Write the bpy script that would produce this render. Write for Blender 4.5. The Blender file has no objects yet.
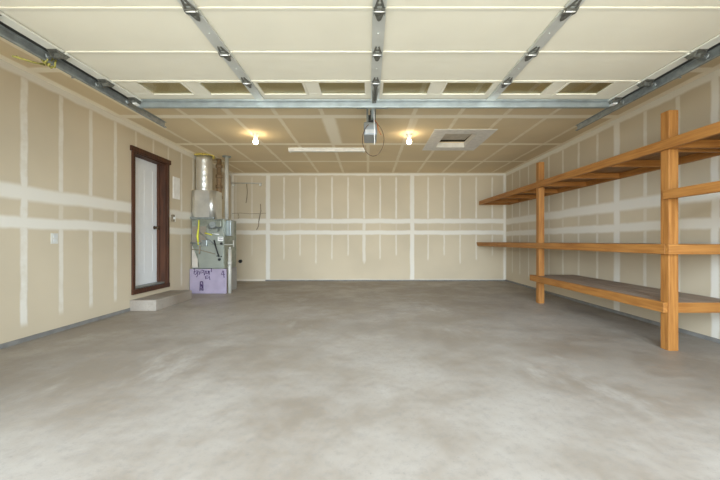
import bpy, bmesh, math, random
from mathutils import Vector, Matrix
random.seed(7)
S = bpy.context.scene
C = S.collection

# ------------------------------------------------------------------ camera
FPX = 335.0
cam_d = bpy.data.cameras.new('camera'); cam = bpy.data.objects.new('camera', cam_d); C.objects.link(cam)
cam.location = (0, 0, 1.015); cam.rotation_euler = (math.pi/2, 0, 0)
cam_d.sensor_width = 36; cam_d.lens = FPX*36/720
cam_d.shift_x = -8/720; cam_d.shift_y = 1/720
cam_d.clip_start = .02; cam_d.clip_end = 200
S.camera = cam

# ------------------------------------------------------------------ world, daylight, exposure
W = bpy.data.worlds.new('sky'); S.world = W; W.use_nodes = True
bg = W.node_tree.nodes['Background']; bg.inputs[0].default_value = (.80, .90, 1, 1); bg.inputs[1].default_value = 1.1
def area(name, loc, rot, sx, sy, power, col):
    d = bpy.data.lights.new(name, 'AREA'); d.shape = 'RECTANGLE'; d.size = sx; d.size_y = sy; d.energy = power; d.color = col
    o = bpy.data.objects.new(name, d); C.objects.link(o); o.location = loc; o.rotation_euler = rot
    return o
# daylight of the open front, coming in level and up off the bright driveway
area('daylight_open_front', (0, -4.8, 3.2), (math.radians(78), 0, 0), 11, 4.4, 1750, (.63, .80, 1))
area('daylight_off_driveway', (0, -2.6, .12), (math.radians(125), 0, 0), 8, 3.6, 520, (1, .90, .68))
S.view_settings.view_transform = 'Standard'; S.view_settings.look = 'None'
S.view_settings.exposure = 0.74; S.view_settings.gamma = 1; S.view_settings.use_curve_mapping = False

# ------------------------------------------------------------------ material helpers
class NT:
    def __init__(s, name):
        s.m = bpy.data.materials.new(name); s.m.use_nodes = True; s.nt = s.m.node_tree
        s.b = s.nt.nodes['Principled BSDF']
    def n(s, t, **kw):
        x = s.nt.nodes.new(t)
        for k, v in kw.items(): setattr(x, k, v)
        return x
    def l(s, a, b): s.nt.links.new(a, b)
    def math(s, op, a, b=None, c=None):
        x = s.n('ShaderNodeMath', operation=op)
        for i, v in enumerate((a, b, c)):
            if v is None: continue
            if isinstance(v, (int, float)): x.inputs[i].default_value = v
            else: s.l(v, x.inputs[i])
        return x.outputs[0]
    def noise(s, scale, detail=3, rough=.5, vec=None, sc=None):
        x = s.n('ShaderNodeTexNoise'); x.inputs['Scale'].default_value = scale
        x.inputs['Detail'].default_value = detail; x.inputs['Roughness'].default_value = rough
        v = vec or s.pos()
        if sc:
            mp = s.n('ShaderNodeMapping'); mp.inputs['Scale'].default_value = sc; s.l(v, mp.inputs[0]); v = mp.outputs[0]
        s.l(v, x.inputs['Vector'])
        return x.outputs['Fac']
    def pos(s):
        if not hasattr(s, '_p'): s._p = s.n('ShaderNodeTexCoord').outputs['Object']
        return s._p
    def xyz(s):
        x = s.n('ShaderNodeSeparateXYZ'); s.l(s.pos(), x.inputs[0]); return x.outputs
    def ss(s, v, lo, hi):
        x = s.n('ShaderNodeMapRange', interpolation_type='SMOOTHSTEP')
        s.l(v, x.inputs[0]); x.inputs[1].default_value = lo; x.inputs[2].default_value = hi
        return x.outputs[0]
    def mix(s, f, a, b):
        x = s.n('ShaderNodeMix', data_type='RGBA')
        for i, v in ((0, f), (6, a), (7, b)):
            if isinstance(v, tuple): x.inputs[i].default_value = (*v, 1)
            elif isinstance(v, (int, float)): x.inputs[i].default_value = v
            else: s.l(v, x.inputs[i])
        return x.outputs[2]
    def bump(s, h, strength, dist=.01):
        x = s.n('ShaderNodeBump'); x.inputs['Strength'].default_value = strength; x.inputs['Distance'].default_value = dist
        s.l(h, x.inputs['Height']); s.l(x.outputs[0], s.b.inputs['Normal'])

def simple(name, col, rough=.5, metal=0, var=.06, scale=12, bump=0):
    t = NT(name)
    f = t.noise(scale, 3)
    f = t.ss(f, .3, .7)
    a = tuple(max(0, c*(1-var)) for c in col); b = tuple(min(1, c*(1+var)) for c in col)
    t.l(t.mix(f, a, b), t.b.inputs['Base Color'])
    t.b.inputs['Roughness'].default_value = rough; t.b.inputs['Metallic'].default_value = metal
    if bump: t.bump(t.noise(scale*6, 3), bump, .004)
    return t.m

def drywall(name, axis, vert, hor, base, tape, edge=None):
    """taped drywall. vert: (pos, halfwidth, lo, hi, strength) along axis; hor: (pos, halfwidth, strength) on the other axis"""
    t = NT(name); o = t.xyz()
    u = o[{'x': 0, 'y': 1}[axis]]
    v = o[2] if vert is None or edge != 'ceiling' else o[1]
    wob = t.math('MULTIPLY', t.math('SUBTRACT', t.noise(3.2, 4, .6), .5), .035)
    wob2 = t.math('MULTIPLY', t.math('SUBTRACT', t.noise(2.1, 4, .6, sc=(1.3, 1.1, .7)), .5), .05)
    uu = t.math('ADD', u, wob); vv = t.math('ADD', v, wob2)
    blot = t.ss(t.noise(5.5, 4, .65), .22, .6)
    acc = None
    def add(m, k):
        nonlocal acc
        m = t.math('MULTIPLY', m, k)
        acc = m if acc is None else t.math('MAXIMUM', acc, m)
    for (p, hw, lo, hi, k) in vert:
        d = t.math('ABSOLUTE', t.math('SUBTRACT', uu, p))
        m = t.math('SUBTRACT', 1, t.ss(d, hw*.65, hw*1.25))
        if lo is not None:
            zm = t.math('MULTIPLY', t.ss(vv, lo-.04, lo+.04), t.math('SUBTRACT', 1, t.ss(vv, hi-.04, hi+.04)))
            m = t.math('MULTIPLY', m, zm)
        if hw < .04: m = t.math('MULTIPLY', m, t.math('MULTIPLY_ADD', blot, .45, .55))
        add(m, k)
    for (p, hw, k) in hor:
        d = t.math('ABSOLUTE', t.math('SUBTRACT', vv, p))
        add(t.math('SUBTRACT', 1, t.ss(d, hw*.6, hw*1.3)), k)
    large = t.ss(t.noise(.8, 3), .3, .7)
    fine = t.noise(60, 3)
    b2 = t.mix(large, tuple(c*.94 for c in base), tuple(c*1.05 for c in base))
    col = t.mix(acc, b2, tape)
    t.l(col, t.b.inputs['Base Color'])
    t.b.inputs['Roughness'].default_value = .85
    t.bump(t.math('ADD', t.math('MULTIPLY', acc, .6), t.math('MULTIPLY', fine, .1)), .25, .004)
    return t.m

def wood(name, sc, a=(.245, .09, .013), b=(.39, .165, .034), k=(.2, .07, .015), mixc=(.42, .19, .045)):
    t = NT(name)
    g = t.noise(3.5, 5, .6, sc=sc)
    big = t.ss(t.noise(1.3, 2, sc=(3, 1.5, 1.5)), .35, .65)
    c = t.mix(t.ss(g, .32, .68), a, b)
    c = t.mix(t.math('MULTIPLY', big, .3), c, mixc)
    vo = t.n('ShaderNodeTexVoronoi'); vo.inputs['Scale'].default_value = 3.3
    mp = t.n('ShaderNodeMapping'); mp.inputs['Scale'].default_value = tuple(.9 if q < 2 else 2.2 for q in sc); t.l(t.pos(), mp.inputs[0]); t.l(mp.outputs[0], vo.inputs['Vector'])
    knot = t.math('SUBTRACT', 1, t.ss(vo.outputs['Distance'], .03, .10))
    c = t.mix(t.math('MULTIPLY', knot, .4), c, k)
    t.l(c, t.b.inputs['Base Color']); t.b.inputs['Roughness'].default_value = .6
    t.bump(g, .15, .003)
    return t.m

M = {}
M['wood_y'] = wood('lumber grain along y', (14, .8, 14))
M['wood_x'] = wood('lumber grain along x', (.8, 14, 14))
M['wood_z'] = wood('lumber grain along z', (14, 14, .8))
M['deck'] = wood('weathered shelf deck', (8, .8, 8), mixc=(.34, .24, .16), a=(.24, .165, .11), b=(.40, .30, .22), k=(.14, .08, .05))
M['deck_brown'] = wood('brown shelf boards', (8, .8, 8), a=(.16, .075, .022), b=(.27, .13, .042), k=(.08, .03, .01), mixc=(.25, .12, .035))
M['galv'] = simple('galvanised steel', (.36, .40, .40), .38, .75, .12, 9)
M['galv_dark'] = simple('dull galvanised steel', (.30, .32, .31), .5, .6, .2, 14)
M['gap_shade'] = simple('painted gap shade', (.035, .035, .033), .6, .3)  # near-black colour that paints the shade in the track gap
M['zinc'] = simple('zinc plated steel', (.15, .15, .13), .5, .5, .3, 60)
M['bright'] = simple('bright roller steel', (.85, .85, .82), .35, .3, .05)
M['door_panel'] = simple('cream steel door panel', (.70, .66, .54), .45, 0, .025, 2)
M['door_end'] = simple('white painted end stile', (.70, .69, .61), .4, .1, .05, 8)
M['stile'] = simple('galvanised centre stile', (.60, .61, .57), .4, .45, .06, 6)
M['door_white'] = simple('white door paint', (.80, .81, .80), .4, 0, .01)
M['darkwood'] = wood('dark stained door frame', (9, 9, .7), a=(.034, .011, .004), b=(.085, .027, .009), k=(.02, .006, .003), mixc=(.11, .034, .011))
M['black'] = simple('black rubber', (.02, .02, .02), .5)
M['brass'] = simple('dark bronze knob', (.12, .08, .05), .35, .8)
M['sill'] = simple('aluminium threshold', (.30, .31, .28), .4, .6)
M['white'] = simple('white plastic', (.78, .77, .72), .4)
M['prime'] = simple('white primed panel', (.76, .73, .67), .7)
M['pvc'] = simple('white pvc pipe', (.50, .48, .42), .4)
M['foil'] = simple('bright duct metal', (.72, .71, .66), .33, .8, .08, 5, .5)
M['cab'] = simple('grey green furnace steel', (.25, .265, .21), .4, .25, .2, 9)
M['cab2'] = simple('grey furnace access panel', (.29, .305, .255), .4, .2, .06, 5)
M['purple'] = simple('lavender board', (.33, .275, .35), .7, 0, .06, 9)
M['ink'] = simple('purple marker ink', (.06, .025, .09), .6)
M['yellow'] = simple('yellow gas hose', (.68, .66, .05), .5)
M['foam'] = simple('yellow expanding foam', (.62, .50, .12), .9, 0, .2, 30, .5)
M['brown'] = simple('dark brown pipe wrap', (.22, .14, .07), .6, 0, .2, 20)
M['rope'] = simple('yellow green cord', (.30, .27, .06), .9, 0, .2, 60)
M['wire_red'] = simple('reddish brown wire', (.09, .04, .02), .5)
M['dull'] = simple('dull brown cord', (.26, .21, .14), .7)
M['concrete_edge'] = simple('concrete stem wall', (.20, .19, .17), .9, 0, .12, 8)
M['step'] = simple('cast concrete step', (.46, .44, .40), .9, 0, .10, 8, .3)
M['ply'] = simple('grey attic lid', (.62, .56, .46), .8, 0, .08)
M['attic'] = simple('dark attic lining', (.06, .05, .04), .9)
M['motor'] = simple('grey opener housing', (.27, .29, .30), .4, .2, .05)

def glass():
    t = NT('greenish window glass')
    t.b.inputs['Base Color'].default_value = (.80, .84, .72, 1)
    t.b.inputs['Roughness'].default_value = .02
    nt = t.nt; out = nt.nodes['Material Output']
    tr = t.n('ShaderNodeBsdfTransparent'); tr.inputs[0].default_value = (.88, .89, .80, 1)
    gl = t.n('ShaderNodeBsdfGlossy'); gl.inputs['Roughness'].default_value = .03
    mx = t.n('ShaderNodeMixShader'); mx.inputs[0].default_value = .07; t.l(tr.outputs[0], mx.inputs[1]); t.l(gl.outputs[0], mx.inputs[2])
    t.l(mx.outputs[0], out.inputs[0]); return t.m
M['glass'] = glass()
def emit(name, col, k):
    t = NT(name); t.b.inputs['Base Color'].default_value = (*col, 1)
    t.b.inputs['Emission Color'].default_value = (*col, 1); t.b.inputs['Emission Strength'].default_value = k
    return t.m
M['bulb'] = emit('lit bulb glass', (1, .80, .52), 30)

def concrete():
    t = NT('concrete slab')
    big = t.ss(t.noise(.55, 6, .66), .40, .62)
    mid = t.ss(t.noise(1.7, 8, .72), .42, .60)
    fine = t.noise(18, 8, .85)
    streak = t.ss(t.noise(1.4, 5, .7, sc=(1, .45, 1)), .55, .72)
    c = t.mix(big, (.245, .197, .146), (.36, .312, .256))
    c = t.mix(t.math('MULTIPLY', mid, .42), c, (.35, .303, .246))
    dk = t.ss(t.noise(3.1, 7, .75, sc=(1, 1.3, 1)), .52, .66)
    c = t.mix(t.math('MULTIPLY', dk, .16), c, (.23, .19, .145))
    c = t.mix(t.math('MULTIPLY', streak, .6), c, (.45, .402, .34))
    c = t.mix(t.math('MULTIPLY', t.ss(fine, .49, .60), .34), c, (.22, .195, .165))
    pit = t.math('SUBTRACT', 1, t.ss(t.noise(55, 2), .27, .33))
    c = t.mix(t.math('MULTIPLY', pit, .4), c, (.2, .18, .15))
    t.l(c, t.b.inputs['Base Color'])
    t.l(t.math('MULTIPLY_ADD', mid, .2, .42), t.b.inputs['Roughness'])
    t.bump(t.math('ADD', fine, mid), .12, .004)
    return t.m
M['floor'] = concrete()

# ------------------------------------------------------------------ mesh helpers
class MB:
    def __init__(s): s.bm = bmesh.new()
    def box(s, x0, x1, y0, y1, z0, z1, mat=None):
        vs = [s.bm.verts.new((x, y, z)) for z in (z0, z1) for y in (y0, y1) for x in (x0, x1)]
        if mat: [setattr(v, 'co', mat @ v.co) for v in vs]
        for f in ((0, 2, 3, 1), (4, 5, 7, 6), (0, 1, 5, 4), (2, 6, 7, 3), (0, 4, 6, 2), (1, 3, 7, 5)):
            s.bm.faces.new([vs[i] for i in f])
        return s
    def tube(s, pts, r, seg=10, closed=False):
        pts = [Vector(p) for p in pts]; n = len(pts); rings = []
        up = Vector((.123, .37, .92)).normalized()
        for i, p in enumerate(pts):
            a = pts[i-1] if (i > 0 or closed) else p; b = pts[(i+1) % n] if (i < n-1 or closed) else p
            d = (b-a).normalized(); e = d.cross(up)
            if e.length < .05: e = d.cross(Vector((1, 0, 0)))
            e.normalize(); g = d.cross(e).normalized()
            rr = r[i] if isinstance(r, (list, tuple)) else r
            rings.append([s.bm.verts.new(p + e*rr*math.cos(2*math.pi*k/seg) + g*rr*math.sin(2*math.pi*k/seg)) for k in range(seg)])
        for i in range(n if closed else n-1):
            A, B = rings[i], rings[(i+1) % n]
            for k in range(seg):
                f = s.bm.faces.new((A[k], A[(k+1) % seg], B[(k+1) % seg], B[k])); f.smooth = True
        if not closed:
            s.bm.faces.new(rings[0][::-1]); s.bm.faces.new(rings[-1])
        return s
    def lathe(s, cx, cy, prof, seg=24):
        rings = [[s.bm.verts.new((cx+r*math.cos(2*math.pi*k/seg), cy+r*math.sin(2*math.pi*k/seg), z)) for k in range(seg)] for r, z in prof]
        for A, B in zip(rings, rings[1:]):
            for k in range(seg):
                f = s.bm.faces.new((A[k], A[(k+1) % seg], B[(k+1) % seg], B[k])); f.smooth = True
        s.bm.faces.new(rings[0][::-1]); s.bm.faces.new(rings[-1]); return s
    def prism(s, poly, lo, hi, axis='z'):
        def P(a, b, c): return {'z': (a, b, c), 'y': (a, c, b), 'x': (c, a, b)}[axis]
        A = [s.bm.verts.new(P(a, b, lo)) for a, b in poly]; B = [s.bm.verts.new(P(a, b, hi)) for a, b in poly]
        n = len(poly)
        s.bm.faces.new(A[::-1]); s.bm.faces.new(B)
        for k in range(n): s.bm.faces.new((A[k], A[(k+1) % n], B[(k+1) % n], B[k]))
        return s
    def build(s, name, mat, parent=None, bevel=0, origin=None):
        bmesh.ops.recalc_face_normals(s.bm, faces=s.bm.faces)
        if parent is not None:
            o0 = Vector(wloc(parent))
        elif origin is not None: o0 = Vector(origin)
        else:
            xs = [v.co for v in s.bm.verts]
            o0 = Vector(((min(v.x for v in xs)+max(v.x for v in xs))/2, (min(v.y for v in xs)+max(v.y for v in xs))/2, min(v.z for v in xs)))
        bmesh.ops.translate(s.bm, verts=s.bm.verts, vec=-o0)
        me = bpy.data.meshes.new(name); s.bm.to_mesh(me); s.bm.free()
        o = bpy.data.objects.new(name, me); C.objects.link(o)
        me.materials.append(mat)
        if parent is not None: o.parent = parent
        else: o.location = o0
        if bevel:
            b = o.modifiers.new('bevel', 'BEVEL'); b.width = bevel; b.segments = 2; b.limit_method = 'ANGLE'
        return o
def wloc(o):
    v = Vector((0, 0, 0))
    while o is not None: v += o.location; o = o.parent
    return v
def tag(o, label=None, cat=None, group=None, kind=None):
    if label: o['label'] = label
    if cat: o['category'] = cat
    if group: o['group'] = group
    if kind: o['kind'] = kind
    return o
def thing(name, loc, label, cat, group=None):
    o = bpy.data.objects.new(name, None); C.objects.link(o); o.location = loc; o.empty_display_size = .1
    return tag(o, label, cat, group)
def struct(mb, name, mat, label, bevel=0):
    o = mb.build(name, mat, None, bevel, origin=(0, 0, 0)); o['kind'] = 'structure'; o['label'] = label; o['category'] = name.split('_')[0]
    return o
def rep(src, d, name=None):
    c = src.copy(); C.objects.link(c); c.parent = src.parent; c.location = src.location + Vector(d)
    for ch in src.children:
        q = ch.copy(); C.objects.link(q); q.parent = c
    return c

# ------------------------------------------------------------------ room
XL, XR, YB, YF, H = -3.46, 3.49, 8.5, 1.0, 2.73
PAPER = (.56, .472, .333); TAPE = (.72, .675, .58)
# floor
struct(MB().box(XL-.15, XR+.15, .85, YB+.15, -.12, 0), 'floor', M['floor'], 'stained grey concrete garage slab')
struct(MB().box(-9, 9, -14, .85, -.13, -.015), 'driveway', simple('driveway concrete', (.50, .49, .46), .85, 0, .08, 2), 'pale concrete driveway outside the open front')

# back wall
v = []
x0 = (268-368)/39.4
for k in range(-2, 16):
    x = x0 + k*.4064
    if x > 3.4: break
    wide = k in (0, 9)
    if wide: v.append((x, .055, None, None, 1))
    else:
        s_ = .88 if k >= 0 else .35
        v.append((x, .022, 1.58, 2.63, s_)); v.append((x, .02, .45+.1*(k % 3), 1.2, s_*.8))
        v.append((x, .018, 1.24, 1.5, .3*s_))
v.append((-.1, .04, .5, 1.5, .75)); v.append((XL, .06, None, None, .9)); v.append((XR, .06, None, None, 1))
mb_back = drywall('taped drywall back', 'x', v, [(1.52, .06, 1), (1.23, .055, 1), (2.71, .035, 1), (.0, .05, .6)], PAPER, TAPE)
struct(MB().box(XL-.15, XR+.15, YB, YB+.15, 0, 3.3), 'wall_back', mb_back, 'back wall of taped unpainted drywall')

# left wall (door hole Y 4.97..5.80, z .29..2.36)
DY0, DY1, DZ0, DZ1 = 4.95, 5.75, .295, 2.34
v = [(3.37, .036, .18, 2.66, 1), (YB, .06, None, None, .9)]
for k in range(-5, 13):
    y = 3.37 + k*.4064
    if k == 0: continue
    if 4.9 < y < 5.83: v.append((y, .022, 2.4, 2.66, .6)); continue
    if k == 6: v.append((y+.05, .05, .2, 2.66, .8)); continue
    v.append((y, .028, .2, 1.2, .8)); v.append((y, .028, 1.24, 1.5, .45)); v.append((y, .028, 1.55, 2.66, .85))
mb_left = drywall('taped drywall left', 'y', v, [(1.50, .075, 1), (1.20, .06, 1), (2.70, .05, 1)], PAPER, TAPE)
m = MB()
m.box(XL-.15, XL, .85, DY0, 0, 3.3); m.box(XL-.15, XL, DY1, YB, 0, 3.3)
m.box(XL-.15, XL, DY0, DY1, 0, DZ0); m.box(XL-.15, XL, DY0, DY1, DZ1, 3.3)
struct(m, 'wall_left', mb_left, 'left wall of taped drywall around a door')

# right wall
v = [(YB, .06, None, None, .9)]
for y in (1.75, 2.15, 2.55, 2.96, 3.37, 3.77, 4.22, 4.70, 5.10, 5.55, 6.0, 6.46, 6.87, 7.28, 7.7, 8.1):
    if y in (4.70, 3.37): v.append((y, .06 if y > 4 else .04, None, None, 1)); continue
    v.append((y, .026, .25, 1.2, .75)); v.append((y, .026, 1.24, 1.5, .45)); v.append((y, .028, 1.55, 2.66, .85))
mb_right = drywall('taped drywall right', 'y', v, [(1.50, .075, 1), (1.20, .06, 1), (2.70, .05, 1)], PAPER, TAPE)
struct(MB().box(XR, XR+.15, .85, YB, 0, 3.3), 'wall_right', mb_right, 'right wall of taped drywall behind lumber shelving')

# front wall with the garage opening
m = MB()
m.box(XL, -2.44, .85, 1.0, 0, 3.3); m.box(2.58, XR, .85, 1.0, 0, 3.3); m.box(-2.44, 2.58, .85, 1.0, 2.25, 3.3)
struct(m, 'wall_front', simple('front wall drywall', PAPER, .85), 'front wall around the garage opening')

# ceiling with attic hole
HX0, HX1, HY0, HY1 = 1.22, 1.76, 5.33, 6.12
v = []
for k in range(-5, 6):
    x = .62*k
    v.append((x, .03, 1.0, 8.5, .75))
v += [(-.55, .10, 4.62, 5.93, 1), (XL+.03, .06, None, None, 1), (XR-.03, .06, None, None, 1), (.66, .05, 4.62, 5.93, .5), (-1.86, .05, 3.0, 4.6, .6)]
mc = drywall('taped drywall ceiling', 'x', v, [(3.36, .05, .9), (4.62, .065, 1), (5.93, .055, 1), (7.22, .05, .9), (8.44, .06, .9), (2.1, .05, .9)], (.74, .60, .375), (.95, .86, .68), edge='ceiling')
m = MB()
zc = (H, H+.1)
m.box(XL, HX0, 1, YB, *zc); m.box(HX1, XR, 1, YB, *zc); m.box(HX0, HX1, 1, HY0, *zc); m.box(HX0, HX1, HY1, YB, *zc)
struct(m, 'ceiling', mc, 'taped drywall ceiling with attic opening')
struct(MB().box(XL-.3, XR+.3, .7, YB+.3, 3.3, 3.4), 'trim_1', M['attic'], 'roof decking above the attic')
# baseboard-like stem wall strips
def irregular_strip(x0, x1, y0, y1, h): return MB().box(x0, x1, y0, y1, 0, h)
struct(MB().box(XL, XL+.012, 1.0, 4.86, 0, .045), 'baseboard_left', M['concrete_edge'], 'bare concrete edge below the left drywall')
struct(MB().box(-2.6, XR, YB-.012, YB, 0, .03), 'baseboard_back', M['concrete_edge'], 'bare concrete edge below the back drywall')
struct(MB().box(XR-.012, XR, 1.0, YB-.02, 0, .04), 'baseboard_right', M['concrete_edge'], 'bare concrete edge below the right drywall')

# ------------------------------------------------------------------ side door
d = bpy.data.objects.new('door_1', None); C.objects.link(d); d.location = (XL-.1, DY0, DZ0)
tag(d, 'white house door in a dark stained frame at the left wall', 'door', kind='structure')
m = MB().box(XL-.15-.045, XL-.15, DY0-.02, DY1+.02, DZ0, DZ1+.02)
slab = m.build('door_slab', M['door_white'], d)
m = MB()
for (a, b) in ((DY0+.12, (DY0+DY1)/2-.05), ((DY0+DY1)/2+.05, DY1-.12)):
    for (c, e) in ((DZ0+.2, 1.15), (1.3, DZ1-.15)):
        for q in (0, 1):
            m.box(XL-.15, XL-.147, a, b, [c, e-.02][q], [c+.02, e][q]); m.box(XL-.15, XL-.147, [a, b-.02][q], [a+.02, b][q], c+.02, e-.02)
m.build('door_panel_moulding', M['door_white'], slab)
m = MB().tube([(XL-.15, DY1-.09, 1.24), (XL-.11, DY1-.09, 1.24), (XL-.105, DY1-.09, 1.24), (XL-.08, DY1-.09, 1.24)], [.032, .012, .028, .026], 14)
m.build('door_knob', M['brass'], slab)
m = MB()
cw = .055
m.box(XL, XL+.022, DY0-cw, DY0+.005, DZ0-.03, DZ1); m.box(XL, XL+.022, DY1-.005, DY1+cw, DZ0-.03, DZ1)
m.build('door_casing', M['darkwood'], d, .003)
MB().box(XL, XL+.035, DY0-cw-.03, DY1+cw+.03, DZ1-.005, DZ1+.07).build('header_casing', M['darkwood'], d, .003)
m = MB()
m.box(XL-.15, XL, DY0, DY0+.02, DZ0, DZ1); m.box(XL-.15, XL, DY1-.02, DY1, DZ0, DZ1); m.box(XL-.15, XL, DY0, DY1, DZ1-.02, DZ1)
m.box(XL-.145, XL-.105, DY1-.033, DY1-.018, DZ0, DZ1); m.box(XL-.145, XL-.105, DY0+.018, DY0+.033, DZ0, DZ1)
m.build('door_jamb', M['darkwood'], d)
MB().box(XL-.15, XL+.03, DY0-cw, DY1+cw, DZ0-.07, DZ0).build('sill', M['darkwood'], d, .003)
MB().box(XL-.145, XL-.02, DY0+.02, DY1-.02, DZ0, DZ0+.025).build('threshold', M['sill'], d, .004)
tag(MB().box(XL+.001, -3.075, 4.86, 5.85, 0, .155).build('concrete_step', M['floor'], None, .006), 'low concrete step on the floor below the dark framed door', 'step')

# ------------------------------------------------------------------ overhead garage door
DZ = 2.45; DX0, DX1 = -2.37, 2.51
EY = [3.41, 2.99, 2.53, 2.05, 1.58, 1.12]
gd = thing('overhead_garage_door', (.07, 3.41, DZ), 'raised cream sectional garage door with a row of small windows', 'garage door')
WX = [(-2.09, -1.70), (-1.53, -1.12), (-1.01, -.60), (-.45, -.03), (.14, .57), (.72, 1.14), (1.26, 1.68), (1.83, 2.23)]
WY = (3.025, 3.27)
for i in range(5):
    y1, y0 = EY[i]-.002, EY[i+1]+.002
    m = MB()
    if i == 0:
        T = .010; m.box(DX0, DX1, y0, WY[0], DZ, DZ+T); m.box(DX0, DX1, WY[1], y1, DZ, DZ+T)
        xs = [DX0] + [q for w in WX for q in w] + [DX1]
        for a, b in zip(xs[::2], xs[1::2]): m.box(a, b, WY[0], WY[1], DZ, DZ+T)
    else:
        m.box(DX0, DX1, y0, y1, DZ, DZ+.045)
    # rolled lips either side of the joint
    m.box(DX0, DX1, y0, y0+.022, DZ-.006, DZ)
    sec = m.build('door_section', M['door_panel'], gd, .003)
    if i == 0:
        for a, b in WX:
            fr = MB()
            fr.box(a-.02, b+.02, WY[0]-.012, WY[0], DZ-.006, DZ); fr.box(a-.02, b+.02, WY[1], WY[1]+.02, DZ-.006, DZ)
            fr.box(a-.02, a, WY[0], WY[1], DZ-.006, DZ); fr.box(b, b+.02, WY[0], WY[1], DZ-.006, DZ)
            fr.build('window_frame', M['door_panel'], sec)
            MB().box(a, b, WY[0], WY[1], DZ+.004, DZ+.008).build('window_pane', M['glass'], sec)
# stiles
for sx, tilt in ((-1.085, -1), (.07, -1), (1.24, 1)):
    for i in range(5):
        y1, y0 = EY[i]-.012, EY[i+1]+.012
        m = MB().box(sx-.042, sx+.042, y0, y1, DZ-.016, DZ-.011)
        m.box(sx-.042, sx-.039, y0, y1, DZ-.011, DZ-.001); m.box(sx+.039, sx+.042, y0, y1, DZ-.011, DZ-.001)
        m.tube([(sx, (y0+y1)/2, DZ-.017), (sx, (y0+y1)/2, DZ-.021)], .006, 8)
        m.build('centre_stile', M['stile'], gd)
for a, b in ((DX0, DX0+.085), (DX1-.085, DX1)):
    for i in range(5):
        MB().box(a, b, EY[i+1]+.012, EY[i]-.012, DZ-.018, DZ-.006).build('end_stile', M['door_end'], gd, .002)
# strut along the top edge
m = MB()
m.box(DX0+.04, DX1-.06, 3.395, 3.40, DZ-.075, DZ+.0); m.box(DX0+.04, DX1-.06, 3.40, 3.43, DZ-.078, DZ-.073); m.box(DX0+.04, DX1-.06, 3.37, 3.395, DZ-.012, DZ-.007)
m.box(DX0+.04, DX1-.06, 3.372, 3.375, DZ-.022, DZ-.012)
m.build('strut', M['galv'], gd, .001)
# hinges
def hinge(x, y, s=1):
    z = DZ-.017
    m = MB()
    # upper leaf: two converging arms and a cross bar; lower leaf: a solid triangle
    for q in (-1, 1):
        m.prism([(x+q*.034, y-.004), (x+q*.020, y-.004), (x+q*.004, y-.085), (x+q*.014, y-.09)], z-.006, z)
    m.box(x-.015, x+.015, y-.05, y-.036, z-.006, z); m.box(x-.034, x+.034, y-.014, y-.002, z-.012, z)
    m.prism([(x-.036, y+.010), (x+.036, y+.010), (x+.012, y+.095), (x, y+.108), (x-.012, y+.095)], z-.006, z)
    for q in (-1, 1): m.prism([(y-.03, z-.006), (y+.05, z-.006), (y+.012, z-.020), (y-.006, z-.020)], x+q*.034-.0015, x+q*.034+.0015, 'x')
    m.tube([(x, y+.06, z-.006), (x, y+.06, z-.011)], .007, 8)
    h = m.build('hinge', M['zinc'], gd)
    MB().tube([(x-.038, y+.004, z-.011), (x+.038, y+.004, z-.011)], .0055, 10).build('hinge_pin', M['bright'], h)
    return h
h0 = hinge(-1.085, EY[1])
for sx in (-1.085, .07, 1.24):
    for i in (1, 2, 3, 4):
        if sx == -1.085 and i == 1: continue
        rep(h0, (sx+1.085, EY[i]-EY[1], 0))
# roller brackets
for side in (-1, 1):
    ex = DX0+.035 if side < 0 else DX1-.035
    for i in range(0, 5):
        y = EY[i] - (.05 if i == 0 else 0)
        z = DZ-.018
        m = MB()
        m.box(ex-.035, ex+.035, y-.06, y+.055, z-.004, z)
        m.box(ex-.035, ex+.035, y-.006, y+.02, z-.032, z-.004)
        m.prism([(y-.055, z-.004), (y+.05, z-.004), (y+.02, z-.04), (y-.02, z-.04)], ex-.037, ex-.032, 'x')
        m.prism([(y-.055, z-.004), (y+.05, z-.004), (y+.02, z-.04), (y-.02, z-.04)], ex+.032, ex+.037, 'x')
        b = m.build('roller_bracket', M['zinc'], gd)
        if i == 0:
            MB().box(ex-.02, ex+.02, y-.01, y+.05, z-.045, z-.033).build('bracket_plate', M['bright'], b)
        tx = (DX0-.045 if side < 0 else DX1+.045)
        m = MB().tube([(ex, y, z-.022), (tx, y, z-.022)], .005, 8)
        m.tube([(tx-.008, y, z-.022), (tx+.008, y, z-.022)], .02, 14)
        m.build('roller', M['galv_dark'], b)

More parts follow.
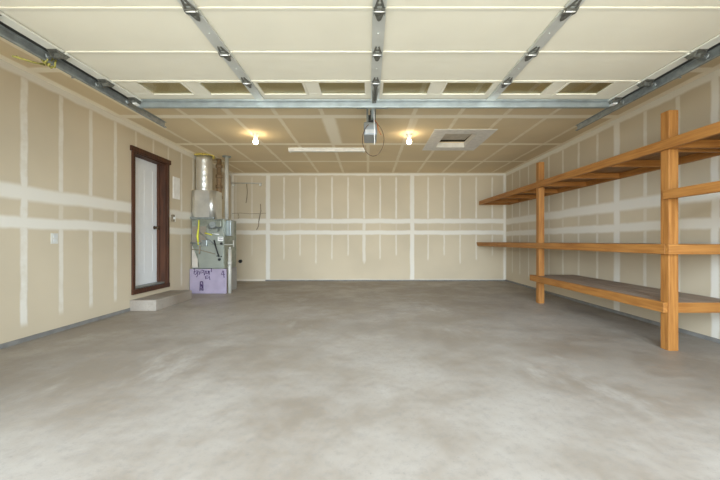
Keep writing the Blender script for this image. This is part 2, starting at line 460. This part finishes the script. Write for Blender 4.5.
# tracks
def track(side, xe, ylast, label):
    t = thing('door_track', (xe, 1.03, 0), label, 'door track', 'pair of garage door tracks')
    z0 = DZ-.072; s = side
    # horizontal run: web outside, lips turned toward the door
    m = MB()
    m.box(min(xe, xe+.003*s), max(xe, xe+.003*s), 1.35, ylast, z0, z0+.062)
    m.box(min(xe, xe-.022*s), max(xe, xe-.022*s), 1.35, ylast, z0-.003, z0)
    m.box(min(xe, xe-.022*s), max(xe, xe-.022*s), 1.35, ylast, z0+.062, z0+.065)
    m.box(min(xe-.019*s, xe-.022*s), max(xe-.019*s, xe-.022*s), 1.35, ylast, z0, z0+.010)
    # curve down and vertical run
    prev = None
    N = 8
    for k in range(N):
        a0 = math.pi/2*k/N; a1 = math.pi/2*(k+1)/N; R = .30
        def P(a): return (1.36-R*math.sin(a), z0+.03-R+R*math.cos(a))
        (ya, za), (yb, zb) = P(a0), P(a1)
        dy, dz = yb-ya, zb-za; L = math.hypot(dy, dz); ny, nz = -dz/L*.031, dy/L*.031
        lo, hi = min(xe, xe+.003*s), max(xe, xe+.003*s)
        m.prism([(ya-ny, za-nz), (ya+ny, za+nz), (yb+ny, zb+nz), (yb-ny, zb-nz)], lo, hi, 'x')
    m.box(min(xe, xe+.003*s), max(xe, xe+.003*s), 1.03, 1.09, 0, z0-.27)
    m.box(min(xe, xe-.022*s), max(xe, xe-.022*s), 1.03, 1.033, 0, z0-.27)
    m.build('track_channel', M['galv_dark'], t)
    m = MB()
    xa = xe+.003*s
    m.box(min(xa, xa+.032*s), max(xa, xa+.032*s), 1.5, ylast-.55, z0+.060, z0+.063); m.box(min(xa, xa+.003*s), max(xa, xa+.003*s), 1.5, ylast-.55, z0+.03, z0+.06)
    m.build('stiffener_angle', M['galv'], t)
    MB().box(min(xe, xe-.068*s), max(xe, xe-.068*s), 1.5, ylast-.62, z0+.0665, z0+.0695).build('gap_shade_strip', M['gap_shade'], t)  # added dark strip, paints the shade between track and raised door
    for yh in (2.82,):
        m = MB()
        m.box(min(xa+.004*s, xa+.007*s), max(xa+.004*s, xa+.007*s), yh-.016, yh+.016, z0+.0, H)
        m.box(min(xa+.007*s, xa+.035*s), max(xa+.007*s, xa+.035*s), yh-.016, yh-.013, z0+.0, H)
        m.build('hanger', M['galv'], t)
    return t
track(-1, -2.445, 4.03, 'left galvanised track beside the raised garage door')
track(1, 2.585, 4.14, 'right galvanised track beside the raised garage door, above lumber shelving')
# knotted cord on left track
m = MB()
cx, cy, cz = -2.45, 2.56, DZ-.085
for q in range(3):
    pts = [(cx + .03*math.cos(a)-.008*q, cy-.02+.035*q+.01*math.sin(2*a), DZ-.042+.044*math.sin(a)) for a in [2*math.pi*k/16 for k in range(16)]]
    m.tube(pts, .007, 6, closed=True)
m.tube([(cx-.02, cy, cz), (cx-.06, cy-.05, cz-.012), (cx-.12, cy-.09, cz+.0), (cx-.17, cy-.06, cz+.03)], .006, 6)
m.tube([(cx-.02, cy, cz-.005), (cx-.03, cy-.1, cz-.03), (cx-.09, cy-.17, cz-.03)], .006, 6)
m.tube([(cx+.0, cy+.03, cz), (cx+.03, cy+.03, cz-.01), (cx+.06, cy+.0, cz+.015)], .006, 6)
tag(m.build('tied_cord', M['rope']), 'yellow green cord knotted around the left door track', 'cord')

# ------------------------------------------------------------------ opener
OX = .055
op = thing('garage_door_opener', (OX, 4.3, 2.345), 'grey garage door opener hung from the ceiling behind the raised door', 'door opener')
m = MB(); m.box(OX-.11, OX+.06, 4.22, 4.60, 2.355, 2.52)
m.build('motor_housing', M['motor'], op, .018)
MB().box(OX-.09, OX+.04, 4.215, 4.222, 2.375, 2.42).build('lamp_lens', simple('grey lens', (.42, .42, .40), .4), op, .002)
MB().box(OX-.02, OX+.02, 1.03, 4.42, 2.535, 2.565).build('rail', M['galv'], op, .002)
m = MB()
m.box(OX-.20, OX+.20, 4.26, 4.30, H-.004, H); m.box(OX-.20, OX+.20, 4.26, 4.263, H-.035, H-.004)
m.box(OX-.075, OX-.05, 4.263, 4.267, 2.50, H-.01); m.box(OX+.02, OX+.045, 4.263, 4.267, 2.50, H-.01)
m.build('hanging_bracket', M['galv_dark'], op)
m = MB(); m.box(OX-.05, OX+.03, 4.21, 4.30, 2.52, 2.60); m.tube([(OX-.01, 4.2, 2.60), (OX-.01, 4.25, 2.66)], .02)
m.build('chain_sprocket_cover', M['black'], op, .004)
m = MB()
m.box(.055, .085, 3.03, 3.36, DZ-.034, DZ-.028); m.tube([(.045, 3.1, DZ-.04), (.05, 3.35, DZ-.05), (OX, 3.60, 2.535)], .008, 8)
m.tube([(.09, 3.08, DZ-.04), (.075, 3.34, DZ-.05), (OX+.01, 3.60, 2.535)], .008, 8)
m.box(OX-.03, OX+.03, 3.55, 3.70, 2.515, 2.535)
m.build('door_arm', M['zinc'], op)
MB().tube([(OX+.01, 3.62, 2.515), (OX+.012, 3.63, 2.3), (OX+.018, 3.63, 2.06)], .0035, 6).build('pull_cord', M['white'], op)
pts = []
for k in range(33):
    a = math.radians(115 + k*(310/32)); 
    pts.append((OX+.01-.0+.135*math.cos(a), 4.19+.01*math.sin(3*a), 2.285+.205*math.sin(a)))
MB().tube(pts, .0042, 6).build('hanging_wire', M['wire_red'], op)
MB().tube([(OX+.02, 4.2, 2.54), (OX+.06, 4.195, 2.49), (OX+.075, 4.19, 2.40), (OX+.11, 4.19, 2.34)], .005, 6).build('hanging_wire', simple('orange wire', (.45, .12, .03), .5), op)

# ------------------------------------------------------------------ ceiling lamps
def bulb(x, y, label):
    t = thing('ceiling_bulb', (x, y, H-.165), label, 'ceiling light', 'bare bulbs on the ceiling')
    MB().lathe(x, y, [(.022, H-.075), (.034, H-.045), (.055, H-.012), (.055, H)]).build('lamp_holder', M['white'], t)
    prof = [(r_, z_-.03) for r_, z_ in [(.008, H-.135), (.024, H-.128), (.036, H-.112), (.040, H-.095), (.036, H-.078), (.024, H-.062), (.017, H-.045)]]
    MB().lathe(x, y, prof, 20).build('bulb', M['bulb'], t)
bulb(-1.80, 5.37, 'left bare lit bulb on the ceiling')
bulb(.66, 5.37, 'right bare lit bulb on the ceiling, beside the attic hatch')
ft = thing('linear_ceiling_light', (-.75, 6.2, H-.06), 'long white linear light fixture on the ceiling', 'ceiling light')
MB().box(-1.46, -.06, 6.14, 6.26, H-.03, H).build('fixture_body', M['white'], ft, .004)
m = MB().prism([(6.15, H-.03), (6.165, H-.065), (6.235, H-.065), (6.25, H-.03)], -1.43, -.09, 'x'); m.build('diffuser', M['prime'], ft, .003)
for a in (-1.46, -.09): MB().prism([(6.14, H-.03), (6.158, H-.07), (6.242, H-.07), (6.26, H-.03)], a, a+.03, 'x').build('end_cap', M['white'], ft)

# ------------------------------------------------------------------ attic hatch
ah = thing('attic_hatch', (1.5, 5.72, H-.012), 'open square attic hatch with a wide white frame in the ceiling', 'attic hatch')
m = MB(); ox0, ox1, oy0, oy1 = 1.02, 1.99, 5.13, 6.32
m.box(ox0, HX0, oy0, oy1, H-.008, H); m.box(HX1, ox1, oy0, oy1, H-.008, H); m.box(HX0, HX1, oy0, HY0, H-.008, H); m.box(HX0, HX1, HY1, oy1, H-.008, H)
m.build('hatch_frame', M['prime'], ah)
m = MB(); zt = H+.08
m.box(HX0, HX0+.012, HY0, HY1, H-.008, zt); m.box(HX1-.012, HX1, HY0, HY1, H-.008, zt); m.box(HX0+.012, HX1-.012, HY0, HY0+.012, H-.008, zt)
m.box(HX0+.012, HX1-.012, HY1-.012, HY1, H-.008, H+.078)
m.build('hatch_lining', M['prime'], ah)
rot = Matrix.Translation((0, HY0, zt)) @ Matrix.Rotation(math.radians(3.4), 4, 'X')
MB().box(HX0+.0, HX1-.0, 0, HY1-HY0-.02, 0, .018, rot).build('hatch_lid', M['ply'], ah)

# ------------------------------------------------------------------ shelving
sr = thing('storage_shelf_rack', (2.85, 5.8, 0), 'tall golden lumber shelving rack along the right wall, two posts and long shelves', 'shelving')
PX0, PX1 = 2.775, 2.865
def post(y, h): return MB().box(PX0, PX1, y, y+.09, 0, h).build('post', M['wood_z'], sr, .004)
P1, P2 = 3.09, 5.44
post(P1, 2.225); post(P2, 2.30); post(1.20, 2.2)
def shelf(z1, h, y0, y1, joists, end_near, end_far=True, nose=False, xf=PX0, dm='deck_brown'):
    deck = MB()
    # planks
    n = 4; x0_, x1_ = xf, XR-.004; w = (x1_-x0_)/n
    zt = z1
    for k in range(n):
        deck.box(x0_+k*w+.003, x0_+(k+1)*w-.003, y0+.01, y1-.01, zt-.018, zt)
    # notch around posts is hidden by the board edge
    o = deck.build('shelf', M[dm], sr)
    zb, ztp = zt-h, zt-.018
    fb = MB()
    if nose:
        fb.prism([(y0, zt), (y1, zt), (y1, zt-.02), (y1-.05, zb+.012), (y1-.11, zb), (y0, zb)], xf-.04, xf-.001, 'x')
    else:
        fb.box(xf-.04, xf-.001, y0, y1, zb, zt)
    fb.build('fascia_board', M['wood_y'], o, .003)
    MB().box(XR-.044, XR-.005, y0, y1, zb, ztp).build('wall_ledger', M['wood_y'], o, .003)
    for y in joists:
        MB().box(xf+.0, XR-.045, y, y+.038, zb, ztp).build('cross_member', M['wood_x'], o, .003)
    return o
ys = [3.19, 3.85, 4.6, 5.30, 6.1, 6.9, 7.7, 8.40]
up = shelf(1.975, .092, 1.15, 8.27, [1.35, 2.2, 3.045] + ys[:-1] + [8.22], False)
up.rotation_euler.x = .0085
mid = shelf(.985, .092, 3.091, 8.44, ys[1:-1], False, nose=True)
MB().box(PX0-.04, XR-.045, P1-.045, P1-.003, .893, .985).build('cross_member', M['wood_x'], mid, .003)
low = shelf(.445, .095, 3.10, 5.67, [3.80, 4.6, 5.30, 5.60], False, dm='deck')
MB().box(PX1+.003, XR-.045, P1+.01, P1+.05, .35, .444).build('cross_member', M['wood_x'], low, .003)
ext = shelf(1.485, .085, 1.15, P1+.02, [1.5, 2.3], False)

# ------------------------------------------------------------------ furnace corner
pf = thing('furnace_platform', (-3.09, 6.83, 0), 'lavender board platform on the floor under the furnace', 'platform')
MB().box(-3.445, -2.735, 6.47, 6.495, 0, .475).build('front_board', M['purple'], pf, .003)
MB().box(-3.44, -2.80, 6.495, 7.15, 0, .468).build('platform_box', simple('dull grey box', (.33, .31, .28), .8), pf, .004)
def px(x, y, Y=6.468): return ((x-368)*Y/FPX, Y, 1.015+(241-y)*Y/FPX)
m = MB()
def stroke(pts, r=.007):
    m.tube([px(a, b) for a, b in pts], r, 5)
def sc(pts): return [(188+a*44/621, 264+b*34/480) for a, b in pts]
for s_ in ([(75, 70), (95, 60), (85, 140), (110, 150), (125, 120)], [(90, 105), (130, 95), (140, 150), (120, 185)], [(150, 100), (165, 130), (160, 150)],
           [(185, 90), (180, 130), (210, 120), (215, 90), (195, 85)], [(225, 90), (230, 160), (250, 120), (245, 95)], [(265, 95), (262, 140), (290, 125), (285, 95)],
           [(300, 100), (298, 150)], [(330, 60), (332, 110)], [(245, 170), (250, 215)], [(270, 160), (265, 210), (300, 190)], [(295, 165), (310, 225)]):
    stroke(sc(s_), .0075)
m.build('marker_writing', M['ink'], pf); m = MB()
for s_ in ([(495, 90), (470, 150), (520, 145)], [(500, 100), (510, 195)]): stroke(sc(s_), .0075)
m.build('marker_letter', M['ink'], pf); m = MB()
for s_ in ([(175, 250), (170, 375)], [(208, 250), (212, 375)], [(175, 250), (208, 250)], [(172, 310), (208, 310)], [(185, 280), (200, 330), (186, 350), (198, 372)]):
    stroke(sc(s_), .010)
m.build('printed_mark', M['ink'], pf)

fu = thing('furnace', (-3.1, 6.8, .47), 'tall grey green gas furnace on the lavender platform in the corner', 'furnace')
FX0, FX1, FY0, FY1 = -3.43, -2.80, 6.52, 7.12
MB().box(FX0, FX1, FY0, FY1, .475, 1.44).build('cabinet', M['cab'], fu, .006)
MB().box(FX0+.12, FX1-.02, FY0-.012, FY0, .49, .94).build('lower_panel', M['cab2'], fu, .004)
MB().box(FX0+.30, FX1-.02, FY0-.014, FY0, .96, 1.28).build('upper_panel', M['cab2'], fu, .004)
m = MB(); m.box(FX0+.01, FX0+.28, FY0-.004, FY0, .97, 1.30); m.build('open_bay', simple('open burner bay', (.26, .22, .17), .7), fu)
m = MB(); m.prism([(FX0+.01, .93), (FX0+.14, .60), (FX0+.14, .50), (FX0+.01, .50)], FY0-.012, FY0-.001, 'y'); m.build('cover_plate', simple('pale tan plate', (.52, .47, .40), .6), fu)
MB().tube([px(199, 220, 6.49), px(198.5, 228, 6.48), px(197.5, 236, 6.48), px(198.5, 245, 6.49)], [.012, .014, .022, .012], 8).build('gas_hose', M['yellow'], fu)
MB().tube([px(205, 233, 6.49), px(209, 234, 6.48), px(212, 235, 6.49)], .012, 8).build('gas_tag', M['yellow'], fu)
MB().tube([px(214, 240, 6.49), px(216, 248, 6.47), px(219, 257, 6.49)], .013, 8).build('hose', M['black'], fu)
MB().tube([px(212, 233.5, 6.50), px(219, 234.5, 6.49)], .011, 8).build('tube', M['bright'], fu)
for (a, b, r) in ((221.5, 243.5, .024), (219.5, 259.5, .026), (217.5, 256, .012), (221.5, 256.5, .012)):
    q = px(a, b, 6.505); MB().tube([q, (q[0], q[1]-.02, q[2])], r, 14).build('knockout_plug', M['black'], fu)
MB().box(*[px(217.8, 0, 6.5)[0], px(223.2, 0, 6.5)[0]], 6.498, 6.506, px(0, 241, 6.5)[2], px(0, 236.8, 6.5)[2]).build('rating_label', M['white'], fu)
m = MB()
for b in (237.8, 239.4): m.box(px(218.6, 0, 6.49)[0], px(222.5, 0, 6.49)[0], 6.4965, 6.498, px(0, b+.25, 6.49)[2], px(0, b-.25, 6.49)[2])
m.build('label_lines', M['ink'], fu)
m = MB(); m.tube([px(192, 249.5, 6.49), px(200, 250, 6.49), px(215, 254, 6.49)], .008, 6); m.tube([px(200, 246, 6.5), px(199.5, 251, 6.49), px(199.5, 254, 6.5)], .014, 8)
m.build('gas_pipe', M['dull'], fu)
# controls cluster
m = MB(); m.box(-3.02, -2.83, 6.44, 6.52, 1.285, 1.41); m.box(-3.10, -3.03, 6.46, 6.52, 1.33, 1.39)
m.build('blower_motor', M['cab'], fu, .01)
m = MB()
for k in range(26):
    x = random.uniform(-3.05, -2.82); z = random.uniform(1.22, 1.43); y = 6.45
    m.tube([(x, y, z), (x+random.uniform(-.05, .05), y-.015, z+random.uniform(-.04, .04)), (x+random.uniform(-.06, .06), y, z+random.uniform(-.06, .03))], .005, 5)
m.build('wiring', M['galv_dark'], fu)
for (a, b, c_, d_, rr_, nm) in ((190.5, 243, 201, 243, .012, 'manifold_pipe'), (200, 233, 214, 244, .009, 'ignition_tube'), (214, 222, 218, 232, .010, 'ignition_tube')):
    MB().tube([px(a, b, 6.49), px(c_, d_, 6.485)], rr_, 8).build(nm, M['galv_dark'], fu)
MB().box(px(202, 0, 6.5)[0], px(208, 0, 6.5)[0], 6.46, 6.508, px(0, 246, 6.5)[2], px(0, 240, 6.5)[2]).build('gas_valve', M['galv'], fu, .008)
MB().tube([px(213.5, 225, 6.47), (px(213.5, 225, 6.47)[0], 6.42, px(213.5, 225, 6.47)[2])], .06, 20).build('inducer_fan', M['galv_dark'], fu)
# side box and conduit
MB().box(FX1, FX1+.09, 6.62, 6.76, 1.12, 1.42).build('side_junction_box', M['galv'], fu, .005)
m = MB(); m.tube([(FX1-.02, 6.51, .945), (FX1+.02, 6.48, .945), (-2.60, 6.48, .945)], .007, 6); m.tube([(-2.60, 6.48, .90), (-2.60, 6.48, 1.03)], .012, 6)
m.build('condensate_tube', M['pvc'], fu)
# plenum and duct
ad = thing('air_duct', (-3.22, 6.7, 1.45), 'shiny metal duct rising from the furnace to a foam sealed ceiling hole', 'duct')
def rr(x0, x1, y0, y1, r, n=5):
    out = []
    for cx, cy, a in ((x1-r, y0+r, -90), (x1-r, y1-r, 0), (x0+r, y1-r, 90), (x0+r, y0+r, 180)):
        for k in range(n+1):
            t = math.radians(a+90*k/n); out.append((cx+r*math.cos(t), cy+r*math.sin(t)))
    return out
pl = MB().prism(rr(-3.445, -2.985, 6.49, 6.92, .09), 1.442, 2.0); po = pl.build('plenum', M['foil'], ad)
for f in po.data.polygons: f.use_smooth = len(f.vertices) == 4 and abs(f.normal.z) < .5 and f.area < .03
m = MB().box(-3.448, -2.99, 6.485, 6.9, 1.445, 1.475).build('plenum_collar', M['galv'], ad, .004)
m = MB(); prof = [(.150, 2.0)]
z = 2.03
while z < H-.03:
    prof += [(.150, z), (.1515, z+.012), (.150, z+.024)]; z += .115
prof.append((.150, H-.003)); m.lathe(-3.285, 6.72, prof, 32); m.build('round_duct', M['foil'], ad)
m = MB()
for k in range(22):
    a = 2*math.pi*k/22; x, y = -3.275+.172*math.cos(a), 6.72+.172*math.sin(a); r = random.uniform(.02, .032)
    if x-r < XL+.005: continue
    m.lathe(x, y, [(r*.4, H-r*1.1), (r*.9, H-r*.7), (r, H-r*.3), (r*.95, H-.002)], 8)
m.build('foam_seal', M['foam'], ad)
vp = thing('vent_pipe', (-2.86, 6.78, 1.44), 'slim white vent pipe rising from the furnace to the ceiling', 'pipe')
MB().tube([(-2.86, 6.78, 1.44), (-2.86, 6.78, H)], .038, 18).build('pipe', M['pvc'], vp)
MB().lathe(-2.86, 6.78, [(.075, H-.02), (.085, H-.012), (.085, H)], 20).build('ceiling_collar', M['galv'], vp)
vd = MB()
vd.tube([(-3.12, 7.02, 1.44), (-3.12, 7.02, H)], .05, 14)
for z in (1.9, 2.12, 2.34, 2.55): vd.tube([(-3.12, 7.02, z), (-3.12, 7.02, z+.06)], .068, 14)
tag(vd.build('flue_pipe', M['brown']), 'dark brown banded pipe behind the round furnace duct', 'pipe')
dp = MB(); dp.tube([(-2.69, 6.52, .0), (-2.69, 6.52, .86)], .033, 16); dp.tube([(-2.69, 6.52, .86), (-2.69, 6.52, .90)], .022, 12); dp.tube([(-2.69, 6.52, .55), (-2.69, 6.52, .62)], .040, 16)
tag(dp.build('drain_pipe', M['pvc']), 'short white upright pipe on the floor beside the lavender platform', 'pipe')

# ------------------------------------------------------------------ wall fittings
o = thing('outlet_plate', (XL, 3.72, 1.02), 'small white outlet plate on the left wall', 'outlet')
MB().box(XL+.001, XL+.008, 3.65, 3.735, .985, 1.10).build('cover_plate', simple('ivory plate', (.60, .585, .52), .5), o, .003)
m = MB(); m.box(XL+.008, XL+.011, 3.675, 3.71, 1.0, 1.035); m.box(XL+.008, XL+.011, 3.675, 3.71, 1.05, 1.085); m.build('receptacle', simple('grey white receptacle', (.6, .6, .57), .4), o, .003)
o = thing('wall_panel', (XL, 6.03, 1.77), 'white rectangular panel on the wall right of the dark door frame', 'panel')
MB().box(XL+.001, XL+.015, 5.93, 6.14, 1.77, 2.16).build('panel_cover', M['prime'], o, .003)
MB().box(XL+.015, XL+.018, 5.95, 6.12, 1.79, 2.14).build('panel_door', M['prime'], o, .002)
o = thing('switch_box', (XL, 5.93, 1.36), 'dark light switch box on the wall beside the white panel', 'switch')
MB().box(XL+.001, XL+.03, 5.875, 5.95, 1.36, 1.48).build('box', M['dull'], o, .003)
MB().box(XL+.001, XL+.012, 5.955, 6.01, 1.36, 1.48).build('switch_plate', M['white'], o, .003)
MB().box(XL+.03, XL+.045, 5.905, 5.92, 1.40, 1.44).build('toggle', M['white'], o)

def bw(x, y, dy=.0): return ((x-368)/39.5, YB-.02-dy, 1.015+(241-y)/39.5)
o = thing('closet_rod', (-3.05, YB-.03, 2.46), 'white horizontal rod on the back wall right of the furnace', 'rod')
MB().tube([(-3.44, YB-.06, 2.475), bw(262, 183.5, .04)], .014, 10).build('rod', M['pvc'], o)
for x in (-3.40, -2.72): MB().box(x-.02, x+.02, YB-.075, YB-.001, 2.41, 2.46).build('bracket', M['white'], o, .003)
m = MB(); m.tube([bw(232, 213.5), bw(240, 213), bw(250, 213.8), bw(266, 213.2)], .005, 6); m.tube([bw(238, 213.5), bw(239, 217), bw(238, 219)], .006, 6)
tag(m.build('thin_wire', M['dull']), 'thin grey wire strung level on the back wall below the rod', 'wire')
m = MB(); m.tube([bw(247.3, 184, .045), bw(247.6, 192, .02), bw(246.8, 198), bw(246, 203)], .008, 6)
tag(m.build('hanging_cord', M['dull']), 'short dark cord hanging from the white rod', 'cord', 'dark cords on the back wall')
m = MB(); m.tube([bw(260.5, 204), bw(260.8, 211), bw(259, 219), bw(258.5, 226), bw(256.5, 230)], .009, 6); m.tube([bw(261, 210), bw(260, 216), bw(258.6, 222)], .010, 6)
tag(m.build('hanging_cord', M['dull']), 'longer dark cord crossing the level wire near the wide taped seam', 'cord', 'dark cords on the back wall')
o = thing('pipe_stub', (*bw(240.5, 262, -.02)[:2], .46), 'small round black pipe stub low on the back wall', 'pipe stub')
q = bw(240.5, 261.3); MB().tube([(q[0], YB-.001, q[2]), (q[0], YB-.05, q[2])], .042, 18).build('stub', M['black'], o)
